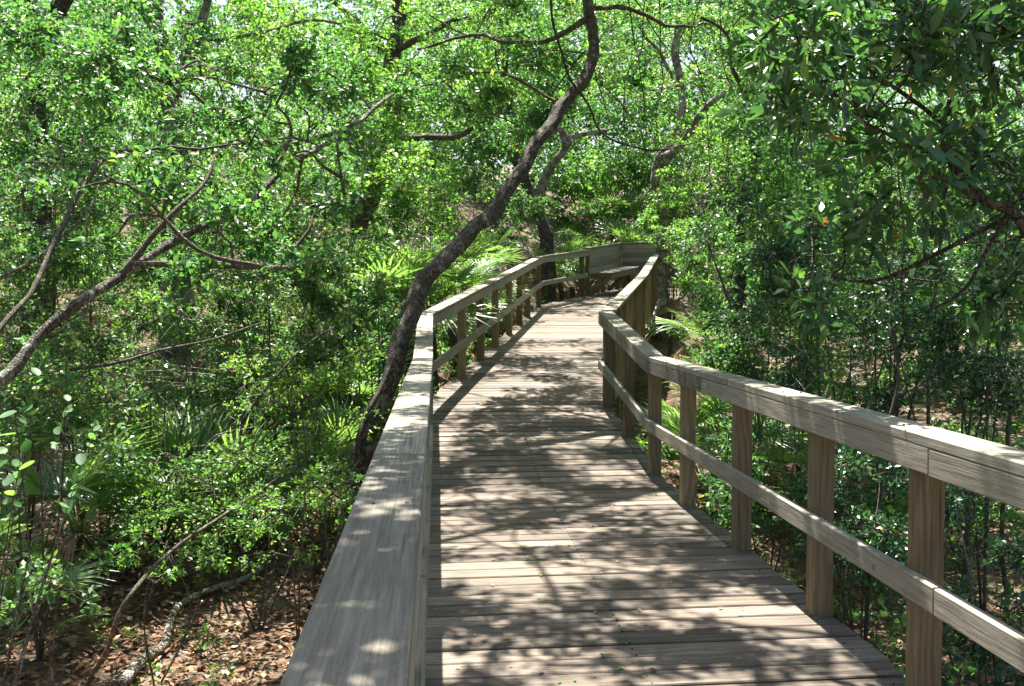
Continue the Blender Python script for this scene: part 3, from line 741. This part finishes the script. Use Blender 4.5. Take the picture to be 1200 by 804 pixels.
PL = [
 (540, 300, 12.2, 11, 1.25, 'palmetto with fans rising just behind the first ramp posts', 0), (585, 290, 15.5, 11, 1.5, 'bright palmetto fan above the middle of the ramp railing', 0),
 (515, 420, 11.0, 8, .8, 'palmetto low behind the first two ramp posts', 1), (560, 380, 13.2, 9, .85, 'palmetto low behind the middle ramp posts', 1), (590, 360, 14.8, 9, .9, 'palmetto behind the posts halfway up the ramp', 1), (612, 345, 16.6, 9, .9, 'palmetto behind the upper ramp posts', 1), (625, 300, 18.4, 9, 1.1, 'palmetto below the small forked oak', 1), (500, 360, 12.8, 9, 1.1, 'palmetto right behind the leaning trunk', 0), (545, 300, 16.5, 9, 1.2, 'palmetto on the bank above the ramp', 0),
 (470, 300, 11, 8, 1.1, 'palmetto left of the leaning trunk', 1), (520, 280, 14.5, 9, 1.2, 'palmetto between the leaning trunk and the sandy slope', 0),
 (345, 310, 10.4, 11, 1.35, 'palmetto half hidden under the diagonal limb', 0), (410, 260, 12.6, 11, 1.45, 'palmetto right of the diagonal limb', 0), (245, 500, 7.9, 11, 1.15, 'sunlit palmetto spreading flat fans at left centre', 2),
 (185, 535, 8.0, 9, 1.05, 'palmetto with bright flat fans above the leaf litter', 2), (215, 420, 8.6, 9, 1.1, 'palmetto under the mossy limb', 1), (-15, 600, 6.0, 9, .8, 'dark palmetto drooping at the lower left', 3),
 (120, 590, 7.4, 3, .6, 'withered palmetto with brown fans on the leaf litter', 6), (330, 430, 8.6, 10, 1.15, 'palmetto among brown stalks left of the rail', 3), (400, 440, 9.6, 7, .9, 'palmetto near the foot of the leaning trunk', 1),
 (690, 232, 24, 9, 1.5, 'grey-green palmetto above the bench back', 2), (735, 226, 25, 10, 1.6, 'palmetto with hanging skirt behind the bench', 4), (655, 262, 23.5, 9, 1.3, 'palmetto left of the bench behind the railing', 1),
 (715, 205, 27, 9, 1.5, 'palmetto higher on the slope behind the bench', 1), (670, 285, 22.6, 8, 1.0, 'low palmetto beside the small forked oak', 1),
 (790, 300, 15, 9, 1.3, 'palmetto right of the far railing', 1), (825, 350, 9.4, 12, 1.15, 'spiky palmetto behind the right rail corner', 1), (860, 320, 10.6, 11, 1.25, 'palmetto under the big-leaved tree', 0),
 (800, 400, 10.2, 8, .9, 'dark palmetto seen through the right railing posts', 1), (790, 450, 9.4, 7, .8, 'low palmetto below the right railing bend', 1), (860, 260, 14, 8, 1.2, 'palmetto in the bright gap right of the vines', 0),
 (940, 400, 9, 8, 1.0, 'shaded palmetto behind the right railing', 0), (30, 480, 7.0, 11, 1.2, 'palmetto at the left edge below the mossy limb', 1), (120, 460, 7.6, 11, 1.2, 'palmetto under the left bushes', 1)]
for q in PL: palm_px(q[0], q[1], q[2], q[3], q[4], q[5], q[6])

# ---------------------------------------------------------------- shrubs
def shrub(px, py, Y, W, H, n, size, mat, label, cat='shrub', name='shrub', ratio=.58, fine=False, bark=M_TWIG, nst=4, k=10, check=True):
    """an upright bush: stems from one foot, leaves in clumps; (px, py) is its middle"""
    c = at(px, py, Y); x, y = c.x, c.y; g = gz(x, y); base = Vector((x, y, g)); root = empty(name, base); tag(root, label, cat)
    top = max(c.z + H / 2, g + .4); low = max(c.z - H / 2, g + .05); sb = MB(); lb = MB(); ends = []
    for i in range(nst):
        e = Vector((x + random.gauss(0, W * .28), y + random.gauss(0, W * .28), random.uniform((low + top) / 2, top)))
        if check and hides_walk(e, .05): e = Vector((x, y, e.z))
        m1 = base.lerp(e, .5) + Vector((random.gauss(0, .06), random.gauss(0, .06), 0))
        P = smooth_path([base - Vector((0, 0, .05)), m1, e], 5); sb.tube(P, np.linspace(.004 + .006 * H, .003, len(P)), 5, 0, .1); ends += P[3:]
    for i in range(k):
        for _ in range(12):
            q = Vector((x + random.uniform(-.5, .5) * W, y + random.uniform(-.5, .5) * W * .8, random.uniform(low, top))); r = W * .24 * random.uniform(.7, 1.2)
            if not check or not (hides_walk(q, r * .9) or (walk_dist(q.x, q.y) < r and q.z < 2.6)): break
        else: continue
        nb = min(ends, key=lambda e: (e - q).length)
        sb.tube([nb, nb.lerp(q, .5) + Vector((0, 0, .03)), q], [.004, .003, .002], 4)
        clump(lb, q, (r, r, r * .75), n // k, size, ratio=ratio, fine=fine, twig=(1, 2), tilt=.55)
    add('stems', sb.mesh('stems', bark, base, True), root, base)
    if lb.n: tag(add('foliage', lb.mesh('foliage', [mat, M_TWIG], base), root, base), kind='stuff')
    return root
SH = [
 (90, 450, 8.2, 1.1, .7, 2600, .045, M_YG, 'bright bush on the sunny ground under the left branches'), (40, 400, 10.5, 1.5, 1.1, 3400, .05, M_GREEN, 'bush deep behind the base of the mossy limb'),
 (200, 400, 10.2, 1.6, 1.1, 3400, .05, M_YG, 'yellow-green bush deep under the mossy limb'), (450, 395, 9.4, .8, .8, 2200, .045, M_GREEN, 'small bush pressed against the left of the leaning trunk'),  # middle x, y, distance, width, height, leaves, leaf size, material, label
 (300, 560, 6.6, 1.2, .8, 3600, .03, M_YG, 'bright fine-leaved bush between the leaf litter and the rail'),
 (370, 470, 7.4, 1.1, .9, 3600, .03, M_YG, 'fine-leaved bush close to the foot of the leaning trunk'),
 (350, 610, 5.4, .6, .5, 1600, .026, M_YG, 'small fine-leaved bush against the left rail'),
 (430, 330, 9.2, 1.0, .9, 3200, .05, M_BLUEG, 'leafy bush left of the leaning trunk'),
 (390, 250, 11.5, 1.6, 1.4, 4200, .05, M_YG, 'sunlit bush above and left of the leaning trunk'),
 (330, 380, 8.8, 1.2, 1.1, 4200, .045, M_BLUEG, 'glossy-leaved bush right of the diagonal limb'),
 (250, 330, 8.9, 1.3, 1.2, 4200, .045, M_GREEN, 'bush behind the middle of the mossy limb'),
 (170, 405, 7.9, 1.1, 1.0, 3800, .04, M_BLUEG, 'bush just below the mossy limb'),
 (90, 300, 8.4, 1.2, 1.3, 4200, .042, M_GREEN, 'dense bush above the mossy limb at left'),
 (20, 250, 7.8, 1.2, 1.4, 4200, .042, M_BLUEG, 'bluish bush at the left edge of the photo'),
 (40, 470, 6.0, .9, .8, 3000, .04, M_GREEN, 'bush under the base of the mossy limb'),
 (20, 700, 4.3, .5, .3, 700, .036, M_GREEN, 'low dark bush on the litter at lower left'),
 (180, 655, 5.6, .6, .3, 800, .035, M_YG, 'yellow-green seedlings on the sunny litter'),
 (500, 240, 13.5, 1.4, 1.0, 3600, .055, M_YG, 'round bush on the bare slope above the railing'),
 (440, 225, 17, 2.0, 1.6, 4200, .065, M_YG, 'yellow-green bush at the foot of the thick dark trunk'),
 (560, 200, 19, 1.6, 1.4, 3600, .07, M_GREEN, 'bush right of the sandy slope behind the leaning trunk'),
 (600, 270, 19.5, 1.2, 1.0, 2800, .07, M_GREEN, 'bush left of the small forked oak'),
 (700, 190, 28, 2.6, 2.2, 4200, .09, M_YG, 'sunny bush on the slope above the bench'),
 (790, 250, 20, 1.4, 1.6, 3600, .07, M_YG, 'bright bush right of the bench'),
 (785, 300, 16, 1.0, 1.0, 2800, .055, M_YG, 'bright sprigs leaning over the far right railing'),
 (830, 210, 17, 1.8, 1.8, 4200, .065, M_YG, 'pale green bush behind the hanging vines'),
 (870, 285, 15.0, 1.5, 1.3, 3800, .05, M_GREEN, 'bush right of the far railing'),
 (880, 390, 8.6, 1.1, .9, 3600, .04, M_GREEN, 'bush close behind the right railing'),
 (940, 300, 9.5, 1.5, 1.4, 4600, .05, M_DARK, 'dark bush under the big-leaved tree'),
 (1040, 380, 7.2, 1.3, 1.2, 4400, .045, M_DARK, 'dark leafy bush behind the right railing cap'),
 (1160, 400, 6.2, 1.1, 1.1, 4200, .042, M_DARK, 'dark bush at the right edge above the railing'),
 (1000, 250, 9.8, 1.6, 1.4, 4200, .052, M_GREEN, 'green bush in the gap left of the dark branches'),
 (1130, 300, 8.0, 1.6, 1.5, 4400, .05, M_DARK, 'bush in deep shade behind the big-leaved tree'),
 (900, 560, 6.9, .9, .7, 2800, .035, M_GREEN, 'low bush seen through the right railing'),
 (1010, 620, 5.6, .8, .7, 2800, .033, M_DARK, 'ground-hugging bush below the lower rail'),
 (1150, 640, 4.9, .9, .8, 3000, .033, M_DARK, 'dark bush seen through the nearest rail opening'),
 (1170, 760, 4.0, .6, .5, 1600, .03, M_DARK, 'low leaves at the bottom right corner'),
]
for q in SH: shrub(*q[:9])
shrub(788, 285, 18.2, .8, .9, 1800, .05, M_YG, 'bright sprigs framing the right end of the bench back', check=False)

# near bush at lower left with round leaves one can pick out
p0 = at(-60, 640, 3.3); nb = empty('shrub', (p0.x, p0.y, gz(p0.x, p0.y))); tag(nb, 'near bush with round pale leaves at the left edge', 'shrub')
M_ROUND = leaf_mat('round_leaf', [(0, (.04, .12, .05)), (.5, (.07, .18, .06)), (1, (.13, .25, .08))], .25, .4, .55); RL_ = []
for i in range(3):
    mb = MB(); n = 10; a = np.arange(n) * 2 * math.pi / n
    V = [(0, .5, -.02)] + [((.30 + .02 * i) * math.sin(q), .5 - .5 * math.cos(q), .05 * abs(math.sin(q))) for q in a]
    mb.tris(V, [(0, 1 + k, 1 + (k + 1) % n) for k in range(n)], [.3, .6, .9][i]); RL_.append(mb.mesh('leaf', M_ROUND, smooth=True))
sb = MB()
for tip in [(25, 530, 3.2), (80, 470, 3.4), (45, 440, 3.6), (110, 505, 3.5), (5, 570, 3.1), (0, 490, 3.2), (95, 545, 3.4)]:
    q = at(*tip); P = smooth_path([nb.location, nb.location.lerp(q, .5) + Vector((0, 0, .15)), q], 6); sb.tube(P, np.linspace(.0045, .0015, len(P)), 5, 0)
    for k in range(7):
        f = 1 - k * .035; i = int(f * (len(P) - 1)); b_ = P[i].lerp(q, .3); s = 1 if k % 2 else -1
        dd = (P[-1] - P[-3]).normalized(); sd_ = dd.cross(Vector((0, 0, 1))).normalized() * s
        leaf_part(nb, RL_[k % 3], P[-1] - dd * .028 * k, dd * .5 + sd_ + Vector(rng.normal(size=3)) * .35, Vector((0, -.35, 1)) + Vector(rng.normal(size=3)) * .5, .046 * random.uniform(.65, 1.25))
add('stems', sb.mesh('stems', M_TWIG, nb.location, True), nb, nb.location)

# ---------------------------------------------------------------- vines, saplings, dead wood
def stick(name, label, cat, P, r0, r1, mat, group=None, wob=.03, sides=7):
    mb = MB(); base = Vector(P[0]); limb(mb, P, r0, r1, sides, 6, 0, .2, wob); o = add(name, mb.mesh(name, mat, base, True), None, base); tag(o, label, cat, group); return o
stick('vine', 'dark vine looping from the leaning trunk down to the right', 'vine', pts((640, -30, 10.6), (652, 40, 10.4), (668, 90, 10.4), (690, 125, 10.6), (704, 155, 10.8), (735, 171, 11), (770, 176, 11.4), (800, 172, 12)), .014, .01, M_BARKD)
VN = [((730, -20), (745, 60), (760, 140), (790, 200), (820, 235)), ((760, -20), (752, 50), (730, 110), (742, 170)), ((705, 90), (740, 140), (775, 200), (800, 215)), ((820, -20), (812, 60), (830, 150), (825, 240)),
      ((850, -20), (842, 60), (858, 120), (850, 200)), ((740, 0), (790, 60), (830, 110), (880, 170)), ((775, -10), (780, 70), (770, 140), (785, 185)), ((720, 20), (700, 70), (715, 140), (760, 215))]
VL = ['pale vine hanging straight between the leaning trunk and the slim oak', 'vine bowing left beside the leaning trunk', 'thin vine running down toward the slim oak', 'vine hanging left of the crooked oak', 'short vine touching the crooked oak',
      'vine slanting right across the bright gap', 'twisted vine dropping onto the pale branch', 'vine curling close to the bend of the leaning trunk']
for q, l in zip(VN, VL): stick('vine', l, 'vine', [at(x, y, 12.5 + .3 * k) for k, (x, y) in enumerate(q)], .009, .006, M_TWIG, wob=.10, sides=5)
SP = [((1012, 750, 5.6), (1022, 640, 5.7), (1035, 540, 5.8), (1050, 450, 5.9), (1042, 380, 6.0)), ((1050, 440, 7), (1056, 380, 7), (1060, 300, 7), (1048, 200, 7)), ((1090, 520, 7.4), (1082, 400, 7.4), (1095, 330, 7.3), (1080, 250, 7.2)),
      ((890, 520, 9), (884, 440, 9), (862, 380, 9), (845, 330, 9), (830, 280, 9)), ((960, 430, 10), (952, 330, 10), (960, 240, 10), (945, 120, 10)), ((910, 380, 12), (905, 300, 12), (915, 220, 12), (910, 90, 12)),
      ((1180, 480, 6.6), (1172, 380, 6.6), (1185, 300, 6.6), (1165, 180, 6.6)), ((1130, 560, 6), (1110, 520, 6.1), (1062, 560, 6.2), (1030, 590, 6.3))]
SL = ['slender sapling stem right of the nearest opening in the railing', 'straight grey sapling behind the right railing cap', 'crooked sapling in the shade at right', 'pale sapling leaning left behind the right rail corner',
      'thin sapling under the dark leaves', 'tall thin sapling left of the big-leaved tree', 'sapling at the right edge above the railing', 'bent stem crossing behind the lower rail']
for q, l in zip(SP, SL):
    P = pts(*q); P = [down(P[0])] + P; stick('sapling', l, 'sapling', P, .017, .008, M_TWIG, wob=.05)
fb = [on_ground(x, y) + Vector((0, 0, .05)) for x, y in ((140, 815), (165, 785), (192, 765), (202, 735), (218, 712), (250, 698), (285, 688), (312, 672))]
stick('fallen_branch', 'crooked grey fallen branch lying on the leaf litter', 'branch', fb, .034, .018, M_BARKP)
stick('fallen_branch', 'thin green-grey stick leaning over the leaf litter at lower left', 'branch', [on_ground(100, 815), at(140, 725, 4.7), at(190, 655, 5.0), at(262, 602, 5.4), at(330, 560, 5.9)], .013, .008, M_TWIG)
DW = [((820, 270, 12.5), (850, 235, 12.5), (880, 225, 12.3), (930, 240, 12)), ((1055, 470, 7.5), (1090, 440, 7.4), (1130, 420, 7.3), (1150, 400, 7.3)), ((1060, 500, 7), (1075, 450, 7), (1110, 410, 7), (1118, 390, 7)), ((0, 330, 6.6), (60, 285, 6.8), (100, 250, 7), (128, 190, 7.2)),
      ((40, 445, 6.3), (150, 420, 6.6), (240, 398, 6.9), (300, 380, 7.2)), ((340, 560, 8), (372, 480, 8.2), (392, 440, 8.3)), ((280, 500, 7.2), (340, 420, 7.5), (395, 385, 7.8))]
DL = ['dead grey branch in the bright gap', 'pale dead twig behind the right railing', 'forked dead twig behind the right railing', 'pale dead branch above the mossy limb', 'thin bare branch crossing below the mossy limb', 'leaning grey stalk near the rail', 'thin stalk left of the leaning trunk']
for q, l in zip(DW, DL): stick('dead_branch', l, 'branch', pts(*q), .013, .006, M_BARKP if 'pale' in l or 'grey' in l else M_TWIG, wob=.06)

def bare_twigs():
    mb = MB()
    for x0, x1, y0, y1, d0, d1, k in ((0, 420, 0, 300, 6.5, 11, 110), (690, 930, 0, 330, 9, 15, 120), (820, 1250, 250, 560, 5.5, 9, 110), (0, 400, 330, 560, 5.5, 8.5, 50), (400, 700, 0, 190, 9, 14, 40)):
        for _ in range(k):
            p = at(random.uniform(x0, x1), random.uniform(y0, y1), random.uniform(d0, d1))
            if p.z < gz(p.x, p.y) or hides_walk(p, .25) or walk_dist(p.x, p.y) < .4: continue
            d = Vector((random.gauss(0, 1), random.gauss(0, .6), random.gauss(.3, .7))).normalized(); L = random.uniform(.3, .9); P = [p]
            for q in range(6): d = (d + Vector(rng.normal(size=3)) * .28).normalized(); P.append(P[-1] + d * L / 6)
            if any(hides_walk(q, .05) for q in P): continue
            r = random.uniform(.0025, .0055); mb.tube(P, np.linspace(r, .0012, 7), 3, random.choice((0, 0, 1)))
            for q in range(2):
                a = P[2 + 2 * q]; e = (d + Vector(rng.normal(size=3)) * .6).normalized() * L * .4; mb.tube([a, a + e * .5 + Vector((0, 0, .02)), a + e], [r * .6, r * .4, .001], 3, 0)
    return tag(add('bare_twigs', mb.mesh('bare_twigs', [M_BARKP, M_TWIG])), kind='stuff')
bare_twigs()

# ---------------------------------------------------------------- uncountable growth, each one object
def scatter_mass(name, regs, size, mats, per_clump, rad, ratio=.58, zr=(.1, 1.2), fine=False):
    """regs: (x0, x1, y0, y1, clumps)"""
    mb = MB()
    for x0, x1, y0, y1, k, z0, z1 in regs:
        got = tries = 0
        while got < k and tries < 12 * k:
            tries += 1
            x, y = random.uniform(x0, x1), random.uniform(y0, y1); g = gz(x, y); z = g + random.uniform(z0, z1); r = rad * random.uniform(.6, 1.4)
            if walk_dist(x, y) < r * .8: continue
            if hides_walk((x, y, z), r * .9): continue
            clump(mb, (x, y, z), (r, r, r * .7), int(per_clump * random.uniform(.6, 1.3)), size * random.uniform(.8, 1.25), ratio=ratio, mat=random.randrange(len(mats) - 1), twig=(len(mats) - 1, 4), fine=fine); got += 1
    return tag(add(name, mb.mesh(name, mats)), kind='stuff')
# leafy undergrowth either side of the walk
scatter_mass('undergrowth', [(-9, -.5, 8.0, 17, 170, .1, 1.4), (-6, -.2, 6.5, 9, 14, .02, .22), (1.9, 8, 2.6, 9, 170, .03, .8), (1.9, 10, 8, 22, 210, .1, 2.2), (-9, -3.6, 4, 9, 30, .2, .9), (-1, 8, 22, 29, 60, .1, 1.2), (-7, .6, 15, 24, 130, .05, .7), (-2.6, 1.6, 9.8, 18.5, 90, .04, .4)],
             .052, [M_GREEN, M_YG, M_BLUEG, M_TWIG], 230, .36)
# small trees and crowns farther back, read as one wall of leaves
def far_wall():
    mb = MB()
    # sampled over the angles seen from the walk so that the wall of leaves closes evenly
    for (x0, x1, y0, y1, d0, d1, k, rad, n, s) in ((-150, 470, -60, 300, 11.5, 18, 210, .55, 300, .068), (840, 1350, -60, 330, 11, 18, 190, .55, 300, .068), (770, 1300, 170, 400, 10, 22, 150, .55, 260, .07), (-120, 1320, -80, 250, 20, 28, 250, .95, 290, .10), (380, 960, -50, 230, 23, 36, 230, .9, 300, .11), (540, 900, 20, 270, 30, 44, 110, 1.3, 260, .2), (-140, 1340, -90, 260, 29, 44, 260, 1.6, 220, .22)):
        got = tries = 0
        while got < k and tries < 14 * k:
            tries += 1
            px, py = random.uniform(x0, x1), random.uniform(y0, y1); p = at(px, py, random.uniform(d0, d1)); r = rad * random.uniform(.6, 1.4)
            if p.z < gz(p.x, p.y) + r * .3 or walk_dist(p.x, p.y) < .8 + r * .5 or hides_walk(p, r): continue
            if p.y < 26 and 455 < px < 590 and py > 165: continue      # the bare slope shows here
            clump(mb, p, (r, r, r * .62), int(n * random.uniform(.6, 1.3)), s, mat=random.choice((0, 0, 1)), twig=(2, 6)); got += 1
    return tag(add('background_foliage', mb.mesh('background_foliage', [M_GREEN, M_YG, M_TWIG])), kind='stuff')
far_wall()

# dead leaves on the ground
def litter():
    mb = MB(); P = []; D = []; N = []
    for (x0, x1, y0, y1, k) in ((-7, 0, 2, 9, 26000), (-6, 4, 14, 25, 9000), (-2.5, 1.8, 9, 18, 7000), (1.8, 5, 4, 12, 7000)):
        X = rng.uniform(x0, x1, k); Y = rng.uniform(y0, y1, k)
        for x, y in zip(X, Y): P.append((x, y, gz(x, y) + rng.random() * .035))
    n = len(P); P = np.array(P); a = rng.random(n) * 6.283; D = np.stack([np.cos(a), np.sin(a), rng.normal(size=n) * .25], 1)
    N = np.array([0, 0, 1.]) + rng.normal(size=(n, 3)) * .4; L = .045 + .035 * rng.random(n)
    mb.leaves(P, D, N, L, L * .5); return tag(add('leaf_litter', mb.mesh('leaf_litter', M_LITTER)), kind='stuff')
litter()
# thin green seedlings over the litter and under the right railing
def ground_cover():
    mb = MB()
    for (x0, x1, y0, y1, k, m_) in ((-6.5, -.4, 3.6, 9, 200, 1), (1.9, 7, 2.2, 9, 700, 0)):
        for _ in range(k):
            x, y = random.uniform(x0, x1), random.uniform(y0, y1)
            if mnoise.noise(Vector((x * .8, y * .8, 7))) < (.0 if m_ else -.35): continue
            z = gz(x, y) + .09
            if walk_dist(x, y) < .12: continue
            clump(mb, (x, y, z), (.14, .14, .11), 46, .03, mat=m_)
    return tag(add('ground_cover', mb.mesh('ground_cover', [M_GREEN, M_YG])), kind='stuff')
ground_cover()
# bushes and low growth covering the rising ground far behind
scatter_mass('distant_undergrowth', [(-26, 30, 27, 40, 230, .1, 2.2), (-30, 34, 40, 56, 70, .2, 4.0), (-22, -3, 17, 27, 90, .1, 1.8), (6, 20, 12, 27, 120, .1, 2.0)], .15, [M_GREEN, M_YG, M_TWIG], 160, 1.05)

# ---------------------------------------------------------------- small leaves dropped on the boards
def crumbs():
    mb = MB(); n = 420; P = []
    while len(P) < n:
        y = rng.uniform(2.5, 18); f = rng.random()
        for (l0, r0, z0), (l1, r1, z1) in zip(ST[:-1], ST[1:]):
            if l0[1] <= y < l1[1]:
                q = (y - l0[1]) / (l1[1] - l0[1]); xl = l0[0] + (l1[0] - l0[0]) * q + .15; xr = r0[0] + (r1[0] - r0[0]) * q - .1
                P.append((xl + (xr - xl) * f, y, z0 + (z1 - z0) * q + .006 + (.02 if y > 7 else 0) * 0)); break
    P = np.array(P); a = rng.random(n) * 6.283; D = np.stack([np.cos(a), np.sin(a), rng.random(n) * .1], 1); N = np.array([0, 0, 1.]) + rng.normal(size=(n, 3)) * .2
    L = .012 + .02 * rng.random(n); mats = rng.random(n)
    mb.leaves(P[mats < .5], D[mats < .5], N[mats < .5], L[mats < .5], L[mats < .5] * .5, 0)
    mb.leaves(P[mats >= .5], D[mats >= .5], N[mats >= .5], L[mats >= .5], L[mats >= .5] * .5, 1)
    return tag(add('leaf_crumbs', mb.mesh('leaf_crumbs', [M_YG, M_LITTER])), kind='stuff')
crumbs()
FL_ = [((695, 617), 'dark curled leaf lying on the middle boards', 1, .05), ((752, 716), 'small brown leaf on the sunlit boards', 1, .035), ((707, 766), 'green leaf on the boards near the bottom of the photo', 0, .045), ((770, 785), 'brown leaf right of the green leaf on the nearest boards', 1, .04),
       ((502, 795), 'pale leaf beside the left lower rail', 0, .035), ((624, 563), 'brown twisted leaf left of the middle boards', 1, .05), ((905, 664), 'leaf lying near the foot of a right railing post', 0, .035), ((577, 595), 'yellow leaf on the boards left of centre', 0, .03)]
for (x, y), l, k, s in FL_:
    d = CAMROT @ Vector(((x - 600) / 1170, (402 - y) / 1170, -1)); p = EYE + d * ((EYE.z - .004) / -d.z)
    mb = MB(); a = random.random() * 6; mb.leaves(np.array([[0, 0, 0.]]), np.array([[math.cos(a), math.sin(a), .18]]), np.array([[.2, -.3, 1.]]), s, s * .5, 0, True, np.array([.75 if k == 0 else .15]))
    o = add('fallen_leaf', mb.mesh('fallen_leaf', M_LITTER if k else M_YG), None, p); tag(o, l, 'leaf', 'leaves dropped on the boards')
